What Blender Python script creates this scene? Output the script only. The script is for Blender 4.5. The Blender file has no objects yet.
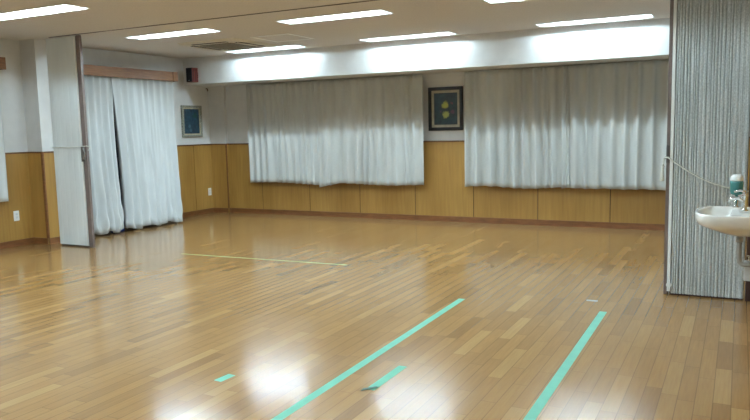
import bpy, bmesh, math, random
from mathutils import Vector, Matrix
R = random.Random(7)
PI = math.pi
C = bpy.context.scene.collection
SC = bpy.context.scene

# ------------------------------------------------------------------ camera, world, exposure
cam_data = bpy.data.cameras.new('camera'); cam = bpy.data.objects.new('camera', cam_data); C.objects.link(cam)
cam_data.sensor_width = 36; cam_data.lens = 711.35 / 750 * 36; cam_data.clip_start = .02
rt = Vector((0.8902892926, 0.4548545888, -0.0221873513)); up = Vector((-0.031950989, 0.1109903966, 0.9933077399))
fw = Vector((-0.4542731665, 0.8836223373, -0.1133466156))
cam.matrix_world = Matrix(((rt.x, up.x, -fw.x, 0), (rt.y, up.y, -fw.y, 0), (rt.z, up.z, -fw.z, 1.3), (0, 0, 0, 1)))
SC.camera = cam
w = bpy.data.worlds.new('night'); SC.world = w; w.use_nodes = True
w.node_tree.nodes['Background'].inputs[0].default_value = (.01, .012, .02, 1)
w.node_tree.nodes['Background'].inputs[1].default_value = .5
SC.view_settings.view_transform = 'Standard'; SC.view_settings.look = 'None'
SC.view_settings.gamma = 1; SC.view_settings.use_curve_mapping = False
SC.view_settings.exposure = 0.0
TUBE_COLOUR = (.66, .87, 1.0, 1); TUBE_POWER = 240.0

XL, XR, YB, YN, ZC = -7.67, .12, 9.18, -1.0, 2.435
YF, ZB, YR, ZW = 8.57, 2.036, 5.76, 1.10

# ------------------------------------------------------------------ materials
def s2l(c): return tuple(((v/255)/12.92 if v/255 <= .04045 else ((v/255+.055)/1.055)**2.4) for v in c) + (1,)
class NT:
    def __init__(s, name):
        s.m = bpy.data.materials.new(name); s.m.use_nodes = True; s.t = s.m.node_tree; s.b = s.t.nodes['Principled BSDF']
    def n(s, typ, **kw):
        nd = s.t.nodes.new(typ)
        for k, v in kw.items(): setattr(nd, k, v)
        return nd
    def l(s, a, b): s.t.links.new(a, b)
    def math(s, op, a, b=None, c=None):
        nd = s.n('ShaderNodeMath', operation=op)
        for i, v in enumerate((a, b, c)):
            if v is None: continue
            if isinstance(v, (int, float)): nd.inputs[i].default_value = v
            else: s.l(v, nd.inputs[i])
        return nd.outputs[0]
    def co(s, scale=(1, 1, 1), kind='Object'):
        tc = s.n('ShaderNodeTexCoord'); mp = s.n('ShaderNodeMapping'); mp.inputs['Scale'].default_value = scale
        s.l(tc.outputs[kind], mp.inputs[0]); return mp.outputs[0]
    def noise(s, vec, scale=5, detail=3, rough=.5):
        nd = s.n('ShaderNodeTexNoise'); nd.inputs['Scale'].default_value = scale; nd.inputs['Detail'].default_value = detail
        nd.inputs['Roughness'].default_value = rough; s.l(vec, nd.inputs['Vector']); return nd.outputs[0]
    def ramp(s, fac, stops):
        nd = s.n('ShaderNodeValToRGB'); e = nd.color_ramp.elements
        while len(e) < len(stops): e.new(.5)
        for i, (p, c) in enumerate(stops): e[i].position = p; e[i].color = s2l(c)
        s.l(fac, nd.inputs[0]); return nd.outputs[0]
    def mix(s, f, a, b, mode='MIX'):
        nd = s.n('ShaderNodeMix', data_type='RGBA', blend_type=mode)
        for i, v in ((0, f), (6, a), (7, b)):
            if isinstance(v, (int, float, tuple)): nd.inputs[i].default_value = v
            else: s.l(v, nd.inputs[i])
        return nd.outputs[2]
    def bump(s, h, strength=.2, dist=.01):
        nd = s.n('ShaderNodeBump'); nd.inputs['Strength'].default_value = strength; nd.inputs['Distance'].default_value = dist
        s.l(h, nd.inputs['Height']); s.l(nd.outputs[0], s.b.inputs['Normal'])
def simple(name, rgb, rough=.6, metal=0, var=.06, scale=20, bump=0, stretch=(1, 1, 1)):
    t = NT(name); v = t.noise(t.co(stretch), scale)
    lo = tuple(max(0, c*(1-var)) for c in rgb); hi = tuple(min(255, c*(1+var)) for c in rgb)
    t.l(t.ramp(v, [(.3, lo), (.7, hi)]), t.b.inputs['Base Color'])
    t.b.inputs['Roughness'].default_value = rough; t.b.inputs['Metallic'].default_value = metal
    if bump: t.bump(v, bump, .003)
    return t.m

def floor_mat():
    t = NT('polished_plank_floor'); tc = t.n('ShaderNodeTexCoord'); sp = t.n('ShaderNodeSeparateXYZ'); t.l(tc.outputs['Object'], sp.inputs[0])
    W, Lp = .076, .52
    xs = t.math('DIVIDE', sp.outputs[0], W); row = t.math('FLOOR', xs)
    wn = t.n('ShaderNodeTexWhiteNoise', noise_dimensions='1D'); t.l(row, wn.inputs['W'])
    ys = t.math('ADD', t.math('DIVIDE', sp.outputs[1], Lp), t.math('MULTIPLY', wn.outputs[0], 7.3)); col = t.math('FLOOR', ys)
    cb = t.n('ShaderNodeCombineXYZ'); t.l(row, cb.inputs[0]); t.l(col, cb.inputs[1])
    w2 = t.n('ShaderNodeTexWhiteNoise', noise_dimensions='2D'); t.l(cb.outputs[0], w2.inputs['Vector'])
    base = t.ramp(w2.outputs[0], [(0, (143, 107, 66)), (.10, (154, 117, 73)), (.5, (160, 122, 76)), (.88, (165, 127, 80)), (1, (176, 139, 91))])
    # grain
    mp = t.n('ShaderNodeMapping'); mp.inputs['Scale'].default_value = (55, 3, 1); t.l(tc.outputs['Object'], mp.inputs[0])
    off = t.n('ShaderNodeVectorMath', operation='ADD'); t.l(mp.outputs[0], off.inputs[0]); t.l(w2.outputs['Color'], off.inputs[1])
    g = t.noise(off.outputs[0], 1.6, 4, .6)
    grain = t.ramp(g, [(.3, (205, 200, 195)), (.7, (255, 255, 255))])
    c = t.mix(.4, base, grain, 'MULTIPLY')
    # seams
    fx = t.math('FRACT', xs); fy = t.math('FRACT', ys)
    ex = t.math('MINIMUM', fx, t.math('SUBTRACT', 1, fx)); ey = t.math('MINIMUM', fy, t.math('SUBTRACT', 1, fy))
    sx = t.math('LESS_THAN', ex, .03); sy = t.math('LESS_THAN', ey, .0035)
    seam = t.math('MAXIMUM', sx, sy)
    c = t.mix(t.math('MULTIPLY', seam, .4), c, s2l((70, 42, 20)))
    t.l(c, t.b.inputs['Base Color'])
    big = t.noise(t.co((1, 1, 1)), 1.3, 2)
    rr = t.n('ShaderNodeMapRange'); rr.inputs['To Min'].default_value = .13; rr.inputs['To Max'].default_value = .20
    t.l(big, rr.inputs[0]); t.l(rr.outputs[0], t.b.inputs['Roughness'])
    t.b.inputs['Specular IOR Level'].default_value = .57
    t.bump(t.noise(t.co((9, 2.5, 1)), 1.0, 2), .10, .006)
    return t.m
def ply_mat():
    t = NT('ochre_plywood'); n1 = t.noise(t.co((1, 1, .25)), 2.2, 3); n2 = t.noise(t.co((14, 14, .8)), 2.5, 4)
    a = t.ramp(n1, [(.3, (152, 112, 52)), (.7, (176, 136, 70))]); b = t.ramp(n2, [(.3, (215, 212, 205)), (.7, (255, 255, 255))])
    t.l(t.mix(.6, a, b, 'MULTIPLY'), t.b.inputs['Base Color']); t.b.inputs['Roughness'].default_value = .42
    return t.m
def fabric(name, rgb, rough=.9, weave=900):
    t = NT(name); n1 = t.noise(t.co(), weave, 1); n2 = t.noise(t.co((1, 1, .3)), 4, 2)
    lo = tuple(c*.94 for c in rgb)
    t.l(t.ramp(n2, [(.3, lo), (.7, rgb)]), t.b.inputs['Base Color']); t.b.inputs['Roughness'].default_value = rough
    t.b.inputs['Sheen Weight'].default_value = .15
    t.bump(n1, .08, .001)
    return t.m
def streak_mat():
    t = NT('silver_streaked_vinyl'); n1 = t.noise(t.co((260, 260, 3)), 1.0, 4, .7); n2 = t.noise(t.co((1, 1, .6)), 130, 2)
    a = t.ramp(n1, [(.34, (158, 162, 160)), (.5, (206, 210, 208)), (.66, (232, 235, 232))]); b = t.ramp(n2, [(.35, (205, 205, 205)), (.65, (255, 255, 255))])
    t.l(t.mix(.7, a, b, 'MULTIPLY'), t.b.inputs['Base Color']); t.b.inputs['Roughness'].default_value = .5
    return t.m
def painting(name, dark, mid, blobs):
    t = NT(name); tc = t.n('ShaderNodeTexCoord'); n1 = t.noise(tc.outputs['Object'], 16, 5, .65)
    c = t.ramp(n1, [(.35, dark), (.65, mid)])
    for (pos, r, col) in blobs:
        d = t.n('ShaderNodeVectorMath', operation='DISTANCE'); t.l(tc.outputs['Object'], d.inputs[0]); d.inputs[1].default_value = pos
        dd = t.math('ADD', d.outputs['Value'], t.math('MULTIPLY', t.math('SUBTRACT', n1, .5), .08))
        mr = t.n('ShaderNodeMapRange'); t.l(dd, mr.inputs[0]); mr.inputs['From Min'].default_value = r*1.15; mr.inputs['From Max'].default_value = r*.75
        c = t.mix(mr.outputs[0], c, s2l(col))
    t.l(c, t.b.inputs['Base Color']); t.b.inputs['Roughness'].default_value = .35
    return t.m
def emit(name):
    t = NT(name); t.b.inputs['Base Color'].default_value = (1, 1, 1, 1)
    t.b.inputs['Emission Color'].default_value = TUBE_COLOUR; t.b.inputs['Emission Strength'].default_value = TUBE_POWER
    return t.m

M = dict(
    floor=floor_mat(), ply=ply_mat(),
    wall=simple('off_white_wall_paint', (214, 213, 210), .8, var=.02, scale=6, bump=.0),
    ceiling=simple('pale_grey_ceiling_board', (208, 202, 196), .9, var=.03, scale=60),
    base=simple('red_brown_skirting_wood', (112, 70, 38), .4, var=.12, scale=8, stretch=(1, 1, 6)),
    cap=simple('dark_brown_cap_wood', (92, 58, 30), .5),
    groove=simple('panel_joint_shadow_gap', (58, 38, 18), .8),
    pelmet=simple('warm_brown_pelmet_wood', (136, 98, 70), .45, var=.12, scale=6, stretch=(1, 1, 12)),
    curtain=fabric('white_curtain_cloth', (214, 217, 216)),
    curtain_b=fabric('pale_grey_curtain_cloth', (196, 197, 192)),
    stack_l=fabric('pale_grey_partition_cloth', (222, 226, 224), .7, 400),
    stack_r=streak_mat(),
    post=simple('grey_brown_painted_metal', (112, 98, 92), .45, var=.05),
    post_d=simple('dark_brown_frame_paint', (66, 42, 36), .5),
    rail=simple('dark_grey_track_metal', (84, 76, 70), .5),
    steel=simple('brushed_fitting_metal', (160, 160, 158), .35, .8),
    chrome=simple('bright_chrome', (225, 228, 230), .12, 1, .01),
    white=simple('white_plastic', (236, 236, 232), .4, var=.01),
    enamel=simple('white_reflector_enamel', (208, 210, 210), .35, var=.01),
    porcelain=simple('cream_white_porcelain', (232, 228, 220), .12, var=.01),
    cord=simple('white_twisted_cord', (216, 216, 206), .8, var=.08, scale=200),
    black=simple('black_speaker_plastic', (18, 18, 22), .45),
    red=simple('dark_red_brown_veneer', (84, 34, 28), .35, var=.25, scale=30, stretch=(1, 8, .4)),
    frame_s=simple('worn_silver_frame_paint', (140, 140, 128), .45, .3, .25, 60),
    frame_d=simple('dark_navy_frame_wood', (12, 12, 20), .45),
    mat_b=simple('beige_picture_mount', (176, 166, 140), .8),
    tape=simple('mint_green_tape', (92, 168, 138), .5, var=.04, scale=12),
    tape_d=simple('faded_yellow_green_tape', (128, 150, 100), .5, var=.08, scale=6),
    tape_k=simple('dark_green_tape_underside', (44, 78, 62), .6),
    tape_g=simple('grey_blue_tape_residue', (134, 138, 138), .6, var=.2, scale=60),
    dark=simple('black_slot_interior', (22, 20, 18), .8),
    acp=simple('beige_white_ac_plastic', (204, 195, 176), .5, var=.02),
    grille=simple('grey_beige_grille_plastic', (140, 133, 117), .6),
    teal=simple('teal_soap_plastic', (62, 120, 118), .25, var=.05),
    alu=simple('anodised_window_metal', (120, 120, 118), .4, .6),
    navy=simple('navy_blue_cloth', (30, 52, 110), .8),
    pipe=simple('grey_waste_pipe_plastic', (168, 166, 160), .35, var=.03),
    grey=simple('light_grey_box_plastic', (214, 216, 216), .4),
    tube=emit('fluorescent_tube_glow'),
)
g = NT('dark_window_glass'); g.b.inputs['Base Color'].default_value = (.9, .95, .95, 1); g.b.inputs['Transmission Weight'].default_value = 1
g.b.inputs['Roughness'].default_value = .02; g.b.inputs['IOR'].default_value = 1.45; M['glass'] = g.m

# ------------------------------------------------------------------ helpers
def mb(): return bmesh.new()
def add_box(bm, x0, x1, y0, y1, z0, z1, mi=0):
    v = [bm.verts.new((x, y, z)) for x in (x0, x1) for y in (y0, y1) for z in (z0, z1)]
    for f in ((0, 1, 3, 2), (4, 6, 7, 5), (0, 4, 5, 1), (2, 3, 7, 6), (0, 2, 6, 4), (1, 5, 7, 3)):
        bm.faces.new([v[i] for i in f]).material_index = mi
    return bm
def box(*a): return add_box(mb(), *a)
def add_tube(bm, pts, r, n=10, caps=True):
    pts = [Vector(p) for p in pts]; rs = r if isinstance(r, (list, tuple)) else [r]*len(pts); rings = []
    side = None
    for i, p in enumerate(pts):
        d = ((pts[min(i+1, len(pts)-1)] - pts[max(i-1, 0)])).normalized()
        if side is None: side = d.cross(Vector((0, 0, 1)) if abs(d.z) < .9 else Vector((1, 0, 0))).normalized()
        else: side = (side - d*side.dot(d)).normalized()
        o = d.cross(side)
        rings.append([bm.verts.new(p + (side*math.cos(2*PI*k/n) + o*math.sin(2*PI*k/n))*rs[i]) for k in range(n)])
    for a, b in zip(rings, rings[1:]):
        for k in range(n): bm.faces.new((a[k], a[(k+1) % n], b[(k+1) % n], b[k])).smooth = True
    if caps: bm.faces.new(rings[0][::-1]); bm.faces.new(rings[-1])
    return bm
def add_lathe(bm, cx, cy, prof, n=24):
    rings = [[bm.verts.new((cx + r*math.cos(2*PI*k/n), cy + r*math.sin(2*PI*k/n), z)) for k in range(n)] for r, z in prof]
    for a, b in zip(rings, rings[1:]):
        for k in range(n): bm.faces.new((a[k], a[(k+1) % n], b[(k+1) % n], b[k])).smooth = True
    bm.faces.new(rings[0][::-1]); bm.faces.new(rings[-1]); return bm
def obj(name, bm, mats, parent=None, bevel=0, loc=None, smooth=False):
    """bm is in world coordinates; the object gets its origin at loc (or its thing's origin)."""
    me = bpy.data.meshes.new(name); bmesh.ops.recalc_face_normals(bm, faces=bm.faces)
    if parent is not None: base = parent.matrix_world.translation.copy() if parent.type != 'EMPTY' else parent.location.copy()
    else: base = Vector(loc) if loc else Vector((0, 0, 0))
    if parent is not None and parent.get('_o') is not None: base = Vector(parent['_o'])
    for v in bm.verts: v.co -= base
    bm.to_mesh(me); bm.free()
    o = bpy.data.objects.new(name, me); C.objects.link(o)
    for m in (mats if isinstance(mats, list) else [mats]): me.materials.append(m)
    if parent is None: o.location = base; ORG[o] = base
    else: o.parent = parent; ORG[o] = base
    if smooth:
        for p in me.polygons: p.use_smooth = True
    if bevel:
        b = o.modifiers.new('bevel', 'BEVEL'); b.width = bevel; b.segments = 2; b.limit_method = 'ANGLE'
    return o
ORG = {}
def obj2(name, bm, mats, parent, **k):            # child or grandchild, origin shared with the thing
    base = ORG[parent]
    me = bpy.data.meshes.new(name); bmesh.ops.recalc_face_normals(bm, faces=bm.faces)
    for v in bm.verts: v.co -= base
    bm.to_mesh(me); bm.free(); o = bpy.data.objects.new(name, me); C.objects.link(o); o.parent = parent; ORG[o] = base
    for m in (mats if isinstance(mats, list) else [mats]): me.materials.append(m)
    if k.get('bevel'):
        b = o.modifiers.new('bevel', 'BEVEL'); b.width = k['bevel']; b.segments = 2; b.limit_method = 'ANGLE'
    if k.get('label'): o['label'] = k['label']
    return o
def thing(name, label, cat, loc, group=None):
    o = bpy.data.objects.new(name, None); C.objects.link(o); o.location = loc; o['label'] = label; o['category'] = cat
    o.empty_display_size = .1
    if group: o['group'] = group
    ORG[o] = Vector(loc); return o
def tag(o, label, cat, group=None):
    o['label'] = label; o['category'] = cat
    if group: o['group'] = group
    return o
def struct(name, bm, mats, label=None, cat=None, **k):
    o = obj(name, bm, mats, **k); o['kind'] = 'structure'
    if label: o['label'] = label
    if cat: o['category'] = cat
    return o

# ------------------------------------------------------------------ room shell
struct('floor', box(XL-.5, XR+.1, YN-.1, 9.4, -.08, 0), M['floor'], 'polished brown wooden plank floor', 'floor')
# lamp rows (centre x, centre y)
LX = (-5.90, -3.72, -1.49); LYS = (8.29, 6.40, 4.56, 2.72, .88); LL, LW = 1.22, .24
def lamp_pos(i, y): return LX[i] - (.04 if y > 8 and i < 2 else 0) + (.03 if y < 8 and i == 0 else 0), y
holes = [(lamp_pos(i, y)[0]-LL/2, lamp_pos(i, y)[0]+LL/2, y-LW/2, y+LW/2) for y in LYS for i in range(3)]
def ceiling_bm():
    bm = mb(); ys = sorted({YN-.1, YF+.05} | {h[2] for h in holes} | {h[3] for h in holes})
    for y0, y1 in zip(ys, ys[1:]):
        hs = sorted(h for h in holes if h[2] < (y0+y1)/2 < h[3]); x = XL-.1
        segs = []
        for h in hs: segs.append((x, h[0])); x = h[1]
        segs.append((x, XR+.1))
        for a, b in segs: bm.faces.new([bm.verts.new(c) for c in ((a, y0, ZC), (a, y1, ZC), (b, y1, ZC), (b, y0, ZC))])
    for f in bm.faces: f.material_index = 0
    return bm
struct('ceiling', ceiling_bm(), M['ceiling'], 'flat pale ceiling with recessed lights', 'ceiling')
DY0, DY1, DZ = 6.45, 8.28, 2.1            # glazed door opening behind the long curtains
bm = mb(); T = .1
add_box(bm, XL-T, XL, YN-.1, DY0, 0, 2.5); add_box(bm, XL-T, XL, DY1, 9.4, 0, 2.5); add_box(bm, XL-T, XL, DY0, DY1, DZ, 2.5)
add_box(bm, XL, -7.41, 5.77, 6.0, 0, ZC+.01)
struct('wall_left', bm, M['wall'], 'off-white wall with the long curtains and a shallow pillar', 'wall')
bm = mb()
v = [bm.verts.new((x, y, z)) for x, y in ((XL, 9.125), (-7.36, 9.125), (-7.36, YB), (XR+.1, YB), (XR+.1, 9.4), (XL, 9.4)) for z in (0, 2.3)]
for i in range(6): j = (i+1) % 6; bm.faces.new((v[2*i], v[2*j], v[2*j+1], v[2*i+1]))
struct('wall_back', bm, M['wall'], 'off-white far wall behind the short curtains', 'wall')
struct('wall_right', box(XR, XR+T, YN-.1, 9.4, 0, 2.5), M['wall'], 'off-white right wall beside the washbasin', 'wall')
struct('wall_front', box(XL-T, XR+T, YN-.1, YN, 0, 2.5), M['wall'], 'off-white wall behind the viewer', 'wall')
struct('trim_1', box(XL, XR, YF, 9.4, ZB, 2.5), M['wall'], 'deep white ceiling beam above the short curtains', 'beam', bevel=.004)
struct('trim_2', box(-7.16, XR, YR+.01, YR+.03, ZC-.005, ZC+.004), M['rail'], 'thin dark ceiling track of the folding partitions', 'track')
# plywood wainscot
def wains(bm, path, joints, z0=.0, z1=ZW, t=.012):
    """path: list of (x,y) along the wall face, inside on the left-hand normal given by each segment."""
    for (a, b, js) in path:
        a = Vector(a); b = Vector(b); d = (b-a); L = d.length; d.normalize(); n = Vector((d.y, -d.x))
        cuts = [0] + [j for j in js if 0 < j < L] + [L]
        def pr(s0, s1, o0, o1, za, zb, mi):
            q = [a+d*s0+n*o0, a+d*s1+n*o0, a+d*s1+n*o1, a+d*s0+n*o1]
            vv = [bm.verts.new((p.x, p.y, z)) for p in q for z in (za, zb)]
            for i in range(4): j = (i+1) % 4; f = bm.faces.new((vv[2*i], vv[2*j], vv[2*j+1], vv[2*i+1])); f.material_index = mi
            for kk in (0, 1):
                f = bm.faces.new([vv[2*i+kk] for i in range(4)]); f.material_index = mi
        pr(0, L, .0005, t*.5, z0, z1, 1)
        for s0, s1 in zip(cuts, cuts[1:]): pr(s0+(.005 if s0 else 0), s1-(.005 if s1 < L else 0), .0005, t, z0, z1-.001, 0)
        pr(0, L, .0005, t+.008, z1, z1+.018, 2)
def skirt(path, h=.075, t=.022):
    bm = mb()
    for a, b in path:
        a = Vector(a); b = Vector(b); d = (b-a).normalized(); n = Vector((d.y, -d.x)); o = .012
        q = [a+n*o, b+n*o, b+n*t, a+n*t]; vv = [bm.verts.new((p.x, p.y, z)) for p in q for z in (0, h)]
        for i in range(4): j = (i+1) % 4; bm.faces.new((vv[2*i], vv[2*j], vv[2*j+1], vv[2*i+1]))
        bm.faces.new([vv[2*i] for i in range(4)]); bm.faces.new([vv[2*i+1] for i in range(4)])
    return bm
J = lambda s, n: [s + .9*i for i in range(n)]
lp = [((XL, YN), (XL, 5.77), J(.64, 8)), ((XL, 5.77), (-7.41, 5.77), []), ((-7.41, 5.77), (-7.41, 6.0), []), ((XL, 6.0), (XL, DY0), []), ((XL, DY1), (XL, 9.125), [.42])]
bm = mb(); wains(bm, lp, None); struct('trim_3', bm, [M['ply'], M['groove'], M['cap']], 'ochre plywood panelling along the left wall', 'panelling')
bp = [((XL, 9.125), (-7.36, 9.125), []), ((-7.36, 9.125), (-7.36, YB), []), ((-7.36, YB), (XR, YB), [x+7.36 for x in (-6.706, -5.826, -4.956, -4.069, -3.205, -2.326, -1.419, -.54)])]
bm = mb(); wains(bm, bp, None); struct('trim_4', bm, [M['ply'], M['groove'], M['cap']], 'ochre plywood panelling below the short curtains', 'panelling')
struct('baseboard_left', skirt([p[:2] for p in lp]), M['base'], 'red-brown skirting along the left wall', 'baseboard')
struct('baseboard_back', skirt([p[:2] for p in bp]), M['base'], 'red-brown skirting along the far wall', 'baseboard')
rp = [((XR, 4.5), (XR, YN), [.9, 1.8, 2.7])]
bm = mb(); wains(bm, [((XR, YR-.12), (XR, YN), J(.8, 7))], None, z0=0); struct('trim_5', bm, [M['ply'], M['groove'], M['cap']], 'ochre plywood panelling along the right wall', 'panelling')
struct('trim_7', add_box(box(-7.401, -7.389, 5.752, 5.772, .077, ZW+.017), -7.413, -7.401, 5.745, 5.757, .077, ZW+.017), M['base'], 'brown corner strip on the panelled pillar beside the left partition', 'strip')
struct('trim_8', box(-7.349, -7.338, 9.10, 9.121, .077, ZW+.017), M['base'], 'brown corner strip on the panelled pillar in the far corner', 'strip')
struct('trim_6', box(.066, XR, YR-.06, YR+.16, 0, ZC), M['post_d'], 'dark brown wall post behind the washbasin', 'post', bevel=.003)
# glazed door behind the long curtains
wn = struct('window_1', mb_frame := (lambda b: (add_box(b, XL-.09, XL-.03, DY0, DY0+.05, 0, DZ), add_box(b, XL-.09, XL-.03, DY1-.05, DY1, 0, DZ),
     add_box(b, XL-.09, XL-.03, DY0+.05, DY1-.05, DZ-.05, DZ), add_box(b, XL-.09, XL-.03, DY0+.05, DY1-.05, 0, .08),
     add_box(b, XL-.085, XL-.035, 7.33, 7.40, .08, DZ-.05), b)[-1])(mb()), M['alu'], 'glazed door with dark night panes behind the long curtains', 'window')
bm = mb(); add_box(bm, XL-.064, XL-.058, DY0+.05, 7.33, .08, DZ-.05); add_box(bm, XL-.064, XL-.058, 7.40, DY1-.05, .08, DZ-.05)
obj2('pane', bm, M['glass'], wn)

# ------------------------------------------------------------------ ceiling lights
def make_light(cx, cy):
    t = thing('ceiling_light', '', 'ceiling light', (cx, cy, ZC))
    x0, x1, y0, y1 = cx-LL/2, cx+LL/2, cy-LW/2, cy+LW/2; z1 = ZC+.10; yi = .055
    bm = mb(); e = .001
    P = lambda x, y, z: bm.verts.new((x, y, z))
    a = [P(x0+e, y0+e, ZC), P(x1-e, y0+e, ZC), P(x1-e, y1-e, ZC), P(x0+e, y1-e, ZC)]
    b = [P(x0+e, y0+yi, z1), P(x1-e, y0+yi, z1), P(x1-e, y1-yi, z1), P(x0+e, y1-yi, z1)]
    for i in range(4): bm.faces.new((a[i], a[(i+1) % 4], b[(i+1) % 4], b[i]))
    bm.faces.new(b[::-1]); obj2('reflector', bm, M['enamel'], t)
    bm = mb(); f = .008
    add_box(bm, x0-f, x1+f, y0-f, y0, ZC-.004, ZC-.0005); add_box(bm, x0-f, x1+f, y1, y1+f, ZC-.004, ZC-.0005)
    add_box(bm, x0-f, x0, y0, y1, ZC-.004, ZC-.0005); add_box(bm, x1, x1+f, y0, y1, ZC-.004, ZC-.0005)
    obj2('rim', bm, M['white'], t)
    zt = ZC+.056; bm = add_tube(mb(), [(x0+.08, cy, zt), (x1-.08, cy, zt)], .0155, 12); obj2('fluorescent_tube', bm, M['tube'], t)
    for s in (x0+.05, x1-.082):
        obj2('lamp_holder', box(s, s+.032, cy-.018, cy+.018, zt-.02, z1-.002), M['white'], t)
    return t
def copy_tree(o, parent=None):
    c = o.copy(); C.objects.link(c); c.parent = parent
    for ch in list(o.children): copy_tree(ch, c)
    return c
rows = {0: 'row closest to the ceiling beam', 1: 'middle row just beyond the ceiling track', 2: 'row on the near side of the ceiling track'}
cols = ['left', 'centre', 'right']
spec = {(0, 0): 'recessed strip light by the ceiling beam, beside the air conditioner cassette', (0, 1): 'recessed strip light by the ceiling beam, above the left pair of short curtains',
        (0, 2): 'recessed strip light by the ceiling beam, above the right pair of short curtains', (1, 0): 'recessed strip light between the ceiling track and the air conditioner, above the long curtains',
        (1, 1): 'large recessed strip light past the track, right of the ceiling hatch', (1, 2): 'strip light just past the track, cut by the top edge of the picture',
        (2, 0): 'large recessed strip light nearest the viewer in the upper left corner'}
proto = None
for r, y in enumerate(LYS):
    for i in range(3):
        cx, cy = lamp_pos(i, y)
        if proto is None: o = proto = make_light(cx, cy)
        else: o = copy_tree(proto); o.location = (cx, cy, ZC)
        o['group'] = 'recessed ceiling lights'
        o['label'] = spec.get((r, i), 'recessed strip light above the near floor, outside the picture')

# ------------------------------------------------------------------ curtains
def profile(n, rnd, jit, amp):
    ws = [1 + rnd.uniform(-jit, jit) for _ in range(n)]; s = sum(ws); e = [0]
    for x in ws: e.append(e[-1] + x/s)
    am = [amp*rnd.uniform(.6, 1.2) for _ in range(n)]; sk = [rnd.choice((.26, .3, .34, .62, .28)) for _ in range(n)]
    def f(u):
        for i in range(n):
            if u <= e[i+1] or i == n-1:
                t = (u-e[i])/(e[i+1]-e[i]); t = min(max(t, 0), 1)
                t = t/sk[i]*.5 if t < sk[i] else .5 + (t-sk[i])/(1-sk[i])*.5
                return am[i]*(math.cos(2*PI*t)*.8 + math.cos(4*PI*t)*.14)
    return f
def curtain(label, group, path, zt, zb, n, seed, amp=.03, jit=.3, mat='curtain', hem=None, out=None, nz=26, ppl=9, crumple=0):
    """path(u, k) -> (x, y) of the cloth's middle at fraction u of its width and k of its height (0 top);
    the pleats push along out (a unit vector)."""
    rnd = random.Random(seed); f0 = profile(n, rnd, jit*.4, amp); f1 = profile(n, rnd, jit, amp)
    ph = [rnd.uniform(0, 6.28) for _ in range(6)]; nu = n*ppl; bm = mb(); rows_ = []
    for k in range(nz+1):
        kk = k/nz; row = []
        for i in range(nu+1):
            u = i/nu; x, y = path(u, kk)
            s = .75+.25*min(1, kk*2.2); m = min(1, kk*1.3)
            d = (f0(u)*(1-m) + f1(u)*m)*s + .008*math.sin(u*9+ph[0]+kk*2)*kk
            d += crumple*kk**6*(math.sin(u*41+ph[1])*math.sin(kk*40+ph[2]+u*9))*.6
            zz = zt + (zb + (hem(u) if hem else 0) - zt)*kk
            row.append(bm.verts.new((x+out[0]*d, y+out[1]*d, zz)))
        rows_.append(row)
    for a, b in zip(rows_, rows_[1:]):
        for i in range(nu): bm.faces.new((a[i], a[i+1], b[i+1], b[i])).smooth = True
    x, y = path(.5, 1); o = obj('curtain', bm, M[mat], loc=(x, y, zb))
    sd = o.modifiers.new('cloth', 'SOLIDIFY'); sd.thickness = .003; sd.offset = 0
    tag(o, label, 'curtain', group); return o
bo = (0, -1); CY = 9.065
def bp_(x0, x1, dy=0, lx=0, rx=0): return lambda u, k: (x0 + (x1-x0)*u + lx*k*(1-u) + rx*k*u, CY+dy)
G2 = 'short curtains on the far wall'
curtain('short pale curtain at the far left, beside the corner of the panelled wall', G2, bp_(-6.84, -5.42, 0, 0, .06), ZB-.012, .505, 13, 11, .042, .35, 'curtain_b', lambda u: .012*math.sin(u*5)-.01*u, bo)
curtain('short pale curtain just left of the dark framed flower picture', G2, bp_(-5.50, -3.86, -.035, -.05, 0), ZB-.012, .51, 12, 12, .044, .45, 'curtain_b', lambda u: -.055*max(0, 1-u*5)+.01*math.sin(u*7), bo)
curtain('short pale curtain just right of the dark framed flower picture, with uneven folds', G2, bp_(-3.27, -1.93, 0, 0, .04), ZB-.012, .50, 9, 13, .055, .6, 'curtain_b', lambda u: .012*math.sin(u*8), bo)
curtain('short pale curtain with even pleats at the far right, beside the streaked partition', G2, bp_(-1.98, -.62, -.035, 0, 0), ZB-.012, .505, 9, 14, .046, .12, 'curtain_b', lambda u: .004*math.sin(u*20), bo)
# long curtains over the glazed door: they lean out from the pelmet towards the floor
G3 = 'long curtains over the glazed door'
def lp_(y0t, y1t, y0b, y1b, dx=0, mid=0):
    def p(u, k):
        y = (y0t+(y1t-y0t)*u)*(1-k) + (y0b+(y1b-y0b)*u)*k
        y += mid*math.sin(PI*min(1, k*1.05))**.8*(1 if mid > 0 else 1)*((1-u) if mid > 0 else u)
        x = -7.575 + .275*k**1.25 + dx + .06*k*u
        return x, y
    return p
lo_ = (1, 0)
curtain('long white curtain touching the floor beside the left partition', G3, lp_(6.52, 7.05, 6.30, 6.79, 0, -.03), 2.13, .02, 5, 21, .055, .4, 'curtain', lambda u: .02+.02*math.sin(u*14), lo_, crumple=.05)
curtain('wide long white curtain reaching from the dark slit to the left wall panelling', G3, lp_(7.0, 8.19, 6.86, 7.86, .02, .035), 2.13, .02, 9, 22, .052, .3, 'curtain', lambda u: .015+.02*math.sin(u*17+1), lo_, crumple=.05)
curtain('short white curtain cut off by the left edge of the picture', None, lambda u, k: (-7.55, 4.1+1.27*u), 2.12, .56, 11, 23, .025, .3, 'curtain', None, lo_)
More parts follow.
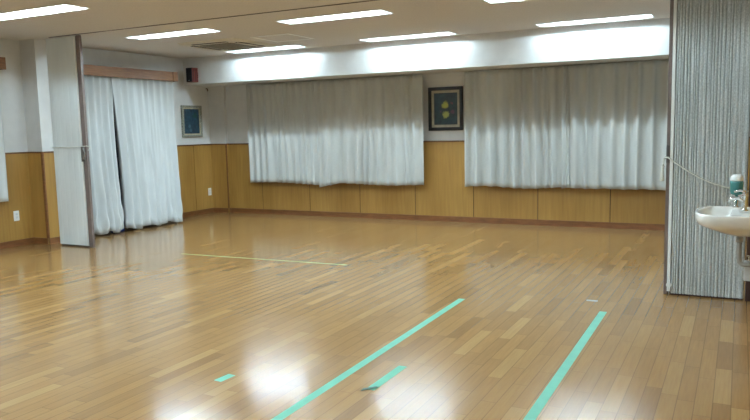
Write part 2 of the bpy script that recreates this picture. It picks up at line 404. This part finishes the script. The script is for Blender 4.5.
def pelmet(label, y0, y1):
    t = thing('curtain_pelmet', label, 'pelmet', (XL, (y0+y1)/2, 2.06))
    bm = mb(); add_box(bm, -7.50, -7.48, y0, y1, 2.065, 2.20); add_box(bm, XL+.001, -7.50, y0, y1, 2.185, 2.20)
    add_box(bm, XL+.001, -7.50, y0, y0+.018, 2.065, 2.185); add_box(bm, XL+.001, -7.50, y1-.018, y1, 2.065, 2.185)
    obj2('box', bm, M['pelmet'], t, bevel=.003)
    obj2('end_cap', box(-7.482, -7.474, y1-.10, y1+.0, 2.064, 2.201), M['pelmet'], t, bevel=.002)
    obj2('curtain_rail', add_tube(mb(), [(-7.575, y0+.02, 2.14), (-7.575, y1-.02, 2.14)], .01, 8), M['white'], t)
pelmet('long warm brown wooden pelmet above the long white curtains', 6.48, 8.23)
pelmet('short end of a brown wooden pelmet at the left edge of the picture', 4.05, 5.43)
# small navy cloth showing through the slit at the foot of the long curtains
bm = mb(); add_box(bm, -7.42, -7.35, 6.72, 6.92, 0, .20)
tag(obj('bag', bm, M['navy'], loc=(-7.385, 6.82, 0), bevel=.02), 'navy blue bag peeping through the slit at the foot of the long curtains', 'bag')

# ------------------------------------------------------------------ folding partitions
def zig(bm, x0, x1, yf, yb, z0, z1, n, amp, seed, deep=0, nz=0):
    rnd = random.Random(seed); ws = [rnd.uniform(.6, 1.4)*(1+deep*i/n) for i in range(n)]; s = sum(ws); xs = [x0]
    for a in ws: xs.append(xs[-1]+a/s*(x1-x0))
    def line(y, sg, rn):
        pts = []
        for i in range(n):
            a, b = xs[i], xs[i+1]; wd = b-a; dd = amp*rn.uniform(.35, 1.1)*(1-.8*(i/n)**.7 if nz else 1)
            pts += [(a, y+sg*dd), (a+wd*.16, y+sg*amp*.10*rn.random()), (a+wd*.5, y-sg*amp*.10*rn.random()), (a+wd*.84, y+sg*amp*.12*rn.random())]
        pts.append((x1, y+sg*amp)); return pts
    fr = line(yf, 1, rnd); bk = line(yb, -1, rnd)[::-1]; loop = fr+bk
    lo = [bm.verts.new((x, y, z0)) for x, y in loop]; hi = [bm.verts.new((x, y, z1)) for x, y in loop]; m = len(loop)
    for i in range(m): j = (i+1) % m; bm.faces.new((lo[i], lo[j], hi[j], hi[i]))
    bm.faces.new(lo[::-1]); bm.faces.new(hi)
    return bm
# left stack
t = thing('folding_partition', 'pale grey folding partition stacked flat beside the long curtains', 'folding partition', (-6.9, YR+.07, 0))
obj2('accordion_panel', zig(mb(), -7.20, -6.725, YR, YR+.06, .02, ZC-.02, 6, .003, 3), M['stack_l'], t)
bm = mb(); add_box(bm, -6.705, -6.65, YR+.0, YR+.035, .005, ZC-.014); add_box(bm, -6.725, -6.705, YR+.01, YR+.04, .03, ZC-.02)
obj2('lead_post', bm, M['post'], t, bevel=.004)
obj2('edge_strip', box(-6.735, -6.718, YR-.008, YR+.0, .02, ZC-.03), M['white'], t)
bm = mb(); add_box(bm, -6.72, -6.665, YR-.022, YR-.009, 1.00, 1.17); hp = obj2('latch_plate', bm, M['rail'], t, bevel=.003)
obj2('pull_handle', add_tube(mb(), [(-6.675, YR-.022, 1.03), (-6.655, YR-.045, 1.04), (-6.63, YR-.045, 1.10), (-6.655, YR-.045, 1.15), (-6.675, YR-.022, 1.16)], .006, 8), M['steel'], hp)
obj2('floor_seal', box(-7.19, -6.73, YR+.01, YR+.05, 0.002, .02), M['rail'], t)
bm = add_tube(mb(), [(-7.215, YR+.07, 1.165), (-7.205, YR-.012, 1.165), (-6.9, YR-.014, 1.168), (-6.66, YR-.03, 1.175), (-6.61, YR-.03, 1.178), (-6.60, YR+.02, 1.17), (-6.60, YR-.02, 1.13)], .005, 7)
tag(obj('tieback_cord', bm, M['cord'], loc=(-6.9, YR-.01, 1.16)), 'thin cord tied straight across the pale left partition', 'cord')
# right stack
YS = YR - .05
t = thing('folding_partition', 'silver streaked folding partition stacked beside the washbasin', 'folding partition', (-.2, YS+.07, 0))
obj2('accordion_panel', zig(mb(), -.435, .055, YS, YS+.16, .014, ZC-.02, 21, .026, 5, 1.2, 1), M['stack_r'], t)
bm = mb(); add_box(bm, -.487, -.462, YS+.0, YS+.14, .005, ZC-.014); obj2('lead_post', bm, M['post'], t, bevel=.003)
obj2('edge_strip', box(-.462, -.44, YS-.004, YS+.12, .03, ZC-.03), M['white'], t)
obj2('floor_seal', box(-.44, .05, YS+.005, YS+.15, .003, .016), M['post_d'], t)
bm = mb(); add_box(bm, -.487, -.466, YS-.014, YS, 1.00, 1.13); obj2('latch_plate', bm, M['rail'], t, bevel=.003)
obj2('roller', add_tube(mb(), [(-.447, YS-.006, .08), (-.447, YS-.022, .08)], .02, 12), M['white'], t)
t = thing('tieback_cord', 'cream cord with a tassel sagging across the streaked right partition', 'cord', (-.2, YS-.03, .9))
pts = []
for i in range(17):
    u = i/16; pts.append((-.47+.50*u, YS-.032-.012*math.sin(PI*u), 1.04-.235*u - .045*math.sin(PI*u)))
obj2('cord', add_tube(mb(), [(-.50, YS+.02, 1.03), (-.492, YS-.022, 1.045)]+pts+[(.064, YS-.035, .80)], .006, 8), M['cord'], t)
tb = mb(); add_tube(tb, [(-.497, YS-.02, 1.04), (-.507, YS-.022, 1.00), (-.509, YS-.022, .985)], .006, 8)
add_tube(tb, [(-.509, YS-.022, .99), (-.509, YS-.022, .975), (-.511, YS-.022, .96), (-.513, YS-.022, .88), (-.513, YS-.022, .865)], [.006, .014, .011, .018, .016], 10)
obj2('tassel', tb, M['cord'], t)

# ------------------------------------------------------------------ air conditioner cassette, hatch
ax0, ax1, ay0, ay1 = -6.40, -5.50, 7.06, 7.98
t = thing('air_conditioner', 'beige square air conditioner cassette set in the ceiling', 'air conditioner', (-5.95, 7.52, ZC))
bm = mb(); z0, z1 = ZC-.028, ZC-.001
o_ = [(ax0, ay0), (ax1, ay0), (ax1, ay1), (ax0, ay1)]; i_ = [(ax0+.03, ay0+.03), (ax1-.03, ay0+.03), (ax1-.03, ay1-.03), (ax0+.03, ay1-.03)]
a = [bm.verts.new((x, y, z1)) for x, y in o_]; b = [bm.verts.new((x, y, z0)) for x, y in i_]
for k in range(4): bm.faces.new((a[k], a[(k+1) % 4], b[(k+1) % 4], b[k]))
bm.faces.new(b); bm.faces.new(a[::-1]); obj2('panel', bm, M['acp'], t)
bm = mb(); gx0, gx1, gy0, gy1 = ax0+.2, ax1-.2, ay0+.2, ay1-.2
add_box(bm, gx0, gx1, gy0, gy1, z0-.002, z0-.0005, 1)
for k in range(24): y = gy0+(gy1-gy0)*(k+.5)/24; add_box(bm, gx0, gx1, y-.005, y+.005, z0-.008, z0-.002)
obj2('intake_grille', bm, [M['grille'], M['dark']], t)
for (x0, x1, y0, y1) in ((ax0+.18, ax1-.18, ay0+.06, ay0+.13), (ax0+.18, ax1-.18, ay1-.13, ay1-.06), (ax0+.06, ax0+.13, ay0+.18, ay1-.18), (ax1-.13, ax1-.06, ay0+.18, ay1-.18)):
    s = obj2('air_slot', box(x0, x1, y0, y1, z0-.003, z0-.0005), M['dark'], t)
    cx, cy = (x0+x1)/2, (y0+y1)/2
    if x1-x0 > y1-y0: fb = box(x0+.01, x1-.01, cy-.004, cy+.008, z0-.012, z0-.003)
    else: fb = box(cx-.004, cx+.008, y0+.01, y1-.01, z0-.012, z0-.003)
    obj2('louver', fb, M['acp'], s)
hx0, hx1, hy0, hy1 = -5.32, -4.76, 7.14, 7.72
t = thing('ceiling_hatch', 'square ceiling access hatch with a pale metal rim beside the air conditioner', 'hatch', ((hx0+hx1)/2, (hy0+hy1)/2, ZC))
bm = mb(); f = .03
for q in ((hx0, hx1, hy0, hy0+f), (hx0, hx1, hy1-f, hy1), (hx0, hx0+f, hy0+f, hy1-f), (hx1-f, hx1, hy0+f, hy1-f)): add_box(bm, *q, ZC-.006, ZC-.0005)
obj2('rim', bm, M['white'], t); obj2('lid', box(hx0+f+.003, hx1-f-.003, hy0+f+.003, hy1-f-.003, ZC-.003, ZC-.0005), M['ceiling'], t)
# speaker on the left wall next to the beam
t = thing('wall_speaker', 'small black and red-brown loudspeaker fixed at the left end of the ceiling beam', 'speaker', (-7.41, 8.46, 2.17))
obj2('cabinet', box(-7.468, -7.352, 8.41, 8.535, 2.06, 2.275), M['red'], t, bevel=.004)
obj2('grille', box(-7.464, -7.356, 8.396, 8.409, 2.065, 2.27), M['black'], t, bevel=.004)
for y in (8.425, 8.465, 8.505): obj2('vent_slot', box(-7.351, -7.349, y, y+.012, 2.08, 2.255), M['black'], t)
obj2('badge', box(-7.42, -7.40, 8.393, 8.396, 2.082, 2.090), M['steel'], t)
obj2('bracket', box(-7.44, -7.38, 8.536, YF-.0005, 2.13, 2.21), M['black'], t)
tag(obj('wall_hook', add_tube(mb(), [(-7.655, 9.06, 2.0), (-7.63, 9.06, 1.995), (-7.62, 9.06, 1.975), (-7.63, 9.06, 1.96)], .008, 8), M['cap'], loc=(-7.66, 9.06, 1.98)), 'small brown hook high on the wall below the speaker', 'hook')

# ------------------------------------------------------------------ pictures
def rim(bm, a0, a1, z0, z1, wd, mk):
    for q in ((a0, a1, z0, z0+wd), (a0, a1, z1-wd, z1), (a0, a0+wd, z0+wd, z1-wd), (a1-wd, a1, z0+wd, z1-wd)): mk(bm, *q)
# left wall
y0, y1, z0, z1 = 8.46, 8.915, 1.235, 1.725
t = thing('framed_picture', 'small dark blue landscape picture in a worn silver frame', 'picture', (XL, (y0+y1)/2, z0))
bm = mb(); rim(bm, y0, y1, z0, z1, .035, lambda b, p, q, r, s: add_box(b, XL+.002, XL+.035, p, q, r, s)); obj2('frame', bm, M['frame_s'], t, bevel=.006)
bm = mb(); rim(bm, y0+.035, y1-.035, z0+.035, z1-.035, .02, lambda b, p, q, r, s: add_box(b, XL+.004, XL+.018, p, q, r, s)); obj2('mount', bm, M['mat_b'], t)
obj2('canvas', box(XL+.003, XL+.014, y0+.055, y1-.055, z0+.055, z1-.055), painting('night_landscape_painting', (18, 32, 48), (34, 70, 88), [((.0, -.05, .17), .03, (66, 96, 112)), ((.0, -.03, .11), .03, (58, 88, 104)), ((0, .08, .33), .05, (24, 60, 52))]), t)
# far wall
x0, x1, z0, z1 = -3.845, -3.345, 1.255, 1.845; YP = YB
t = thing('framed_picture', 'yellow flower picture in a black frame between the short curtains', 'picture', ((x0+x1)/2, YP, z0))
bm = mb(); rim(bm, x0, x1, z0, z1, .045, lambda b, p, q, r, s: add_box(b, p, q, YP-.032, YP-.002, r, s)); obj2('frame', bm, M['frame_d'], t, bevel=.004)
bm = mb(); rim(bm, x0+.045, x1-.045, z0+.045, z1-.045, .035, lambda b, p, q, r, s: add_box(b, p, q, YP-.016, YP-.004, r, s)); obj2('mount', bm, M['mat_b'], t)
obj2('canvas', box(x0+.08, x1-.08, YP-.012, YP-.003, z0+.08, z1-.08), painting('flower_painting', (16, 30, 44), (34, 62, 66), [((-.01, 0, .345), .05, (176, 180, 84)), ((.0, 0, .215), .05, (166, 172, 92)), ((.09, 0, .365), .022, (120, 56, 70)), ((.10, 0, .25), .03, (92, 52, 74)), ((-.08, 0, .26), .025, (78, 60, 84))]), t)

# ------------------------------------------------------------------ sockets
def socket(y, z, label):
    t = thing('wall_socket', label, 'socket', (XL, y, z)); X = XL+.0125
    obj2('plate', box(X, X+.008, y-.036, y+.036, z-.06, z+.06), M['white'], t, bevel=.003)
    for dz in (-.02, .02): obj2('outlet', box(X+.008, X+.0095, y-.014, y+.014, z+dz-.012, z+dz+.012), M['grey'], t)
socket(9.05-.02, .345, 'white wall socket on the panelling below the silver framed picture')
socket(5.54, .365, 'white wall socket on the panelling left of the pale partition')

# ------------------------------------------------------------------ floor tapes
def strip(name, label, p0, p1, wd, mats='tape', z=.0006, sub=None, group='green tape marks on the floor'):
    a = Vector(p0); b = Vector(p1); d = (b-a).normalized(); n = Vector((-d.y, d.x))*wd/2
    bm = mb(); q = [a+n, a-n, b-n, b+n]; vv = [bm.verts.new((p.x, p.y, zz)) for zz in (.0002, .0002+z) for p in q]
    bm.faces.new(vv[:4][::-1]); bm.faces.new(vv[4:])
    for i in range(4): j = (i+1) % 4; bm.faces.new((vv[i], vv[j], vv[4+j], vv[4+i]))
    o = obj(name, bm, M[mats], loc=((a.x+b.x)/2, (a.y+b.y)/2, 0))
    if label: tag(o, label, 'tape', group)
    return o
strip('floor_tape', 'long mint green tape line crossing the middle of the floor', (-1.825, 1.6), (-1.848, 5.01), .05)
strip('floor_tape', 'long mint green tape line on the right, nearest the streaked partition', (-.785, 1.5), (-.812, 5.02), .05)
strip('floor_tape', 'faint yellow-green tape line running across the floor near the long curtains', (-5.36, 5.81), (-3.34, 5.885), .030, 'tape_d')
o = strip('floor_tape', 'short green tape strip with one dark folded end', (-1.615, 3.04), (-1.612, 3.43), .05)
bm = mb(); z = .0012
vv = [bm.verts.new(c) for c in ((-1.655, 3.045, z), (-1.60, 3.09, z+.003), (-1.585, 3.075, z+.004), (-1.648, 3.005, z+.001))]
bm.faces.new(vv); f_ = obj2('folded_end', bm, M['tape_k'], o); f_['label'] = 'dark green folded end'
sd = f_.modifiers.new('t', 'SOLIDIFY'); sd.thickness = .0008
strip('floor_tape', 'tiny square of green tape beside the bright floor reflection', (-2.41, 2.83), (-2.40, 2.94), .05)
strip('floor_tape', 'small grey scrap of old tape past the end of the right line', (-.98, 5.31), (-.90, 5.315), .04, 'tape_g')

# ------------------------------------------------------------------ washbasin
SY, SZ = 4.92, .76
t = thing('washbasin', 'cream white wall-hung washbasin at the right edge', 'washbasin', (XR, SY, SZ))
def outline(x0, x1, hw, n=56, e=2.7, cy=SY):
    cx = (x0+x1)/2; rx = (x1-x0)/2; pts = []
    for k in range(n):
        a = 2*PI*k/n; c, s = math.cos(a), math.sin(a)
        ee = e if c < 0 else 9
        pts.append((cx + rx*math.copysign(abs(c)**(2/ee), c), cy + hw*math.copysign(abs(s)**(2/ee), s)))
    return pts
XW = XR-.014
prof = [((-.03, XW, .09), .598), ((-.05, XW, .12), .602), ((-.12, XW, .19), .625), ((-.195, XW, .245), .655), ((-.226, XW, .266), .672), ((-.238, XW, .275), .70),
        ((-.242, XW, .278), .732), ((-.236, XW, .274), .742), ((-.224, XW-.004, .264), .742), ((-.210, -.03, .244), .730), ((-.198, -.04, .232), .705), ((-.17, -.055, .19), .665), ((-.14, -.075, .12), .642), ((-.115, -.095, .03), .638)]
bm = mb(); rings = [[bm.verts.new((x, y, z)) for x, y in outline(*q)] for q, z in prof]
for a, b in zip(rings, rings[1:]):
    for k in range(len(a)): j = (k+1) % len(a); bm.faces.new((a[k], a[j], b[j], b[k])).smooth = True
bm.faces.new(rings[0][::-1]); bm.faces.new(rings[-1]); ba = obj2('basin', bm, M['porcelain'], t)
fx, fy = .035, SY
bm = mb(); add_lathe(bm, fx, fy, [(.024, .743), (.024, .752), (.014, .757), (.013, .83), (.017, .836), (.017, .85), (.010, .854)], 18)
add_tube(bm, [(fx, fy, .805), (fx-.03, fy, .822), (fx-.06, fy, .826), (fx-.085, fy, .818), (fx-.09, fy, .80)], [.012, .011, .010, .010, .010], 10)
fa = obj2('faucet', bm, M['chrome'], t)
bm = mb(); add_tube(bm, [(fx, fy, .854), (fx, fy, .865), (fx-.025, fy, .872), (fx-.06, fy, .862)], [.008, .009, .007, .006], 8); obj2('handle', bm, M['chrome'], fa)
bm = mb(); add_lathe(bm, -.105, SY, [(.02, .639), (.02, .642), (.012, .643)], 16); obj2('drain', bm, M['chrome'], t)
bm = mb(); add_tube(bm, [(.015, SY, .59), (.015, SY, .45), (.019, SY, .425), (.033, SY, .41), (.05, SY, .41), (XR-.013, SY, .41)], .015, 12)
add_lathe(bm, .015, SY, [(.022, .55), (.022, .58), (.018, .583), (.018, .548)][:3], 16); obj2('trap_pipe', bm, M['pipe'], t)
# soap dispenser standing on the ledge
sx, sy = -.012, 5.12
t = thing('soap_dispenser', 'teal soap dispenser with a white cap behind the washbasin tap', 'soap dispenser', (sx, sy, .80))
obj2('stem', add_lathe(mb(), sx, sy, [(.02, .743), (.02, .75), (.01, .753), (.01, .826)], 14), M['chrome'], t)
obj2('bottle', add_lathe(mb(), sx, sy, [(.018, .826), (.034, .831), (.038, .85), (.040, .905), (.039, .917)], 24), M['teal'], t)
obj2('cap', add_lathe(mb(), sx, sy, [(.039, .917), (.040, .924), (.037, .942), (.026, .955), (.01, .959)], 24), M['white'], t)
t = thing('valve_box', 'light grey box with a round chrome valve below the washbasin', 'box', (XR, 5.0, .29))
obj2('case', box(.045, XR-.013, 4.97, 5.09, .295, .41), M['grey'], t, bevel=.006)
obj2('valve', add_lathe(mb(), .075, 5.03, [(.016, .411), (.016, .42), (.007, .424), (.007, .438), (.016, .442), (.014, .452)], 14), M['chrome'], t)

for o in list(bpy.data.objects):
    if '_o' in o: del o['_o']
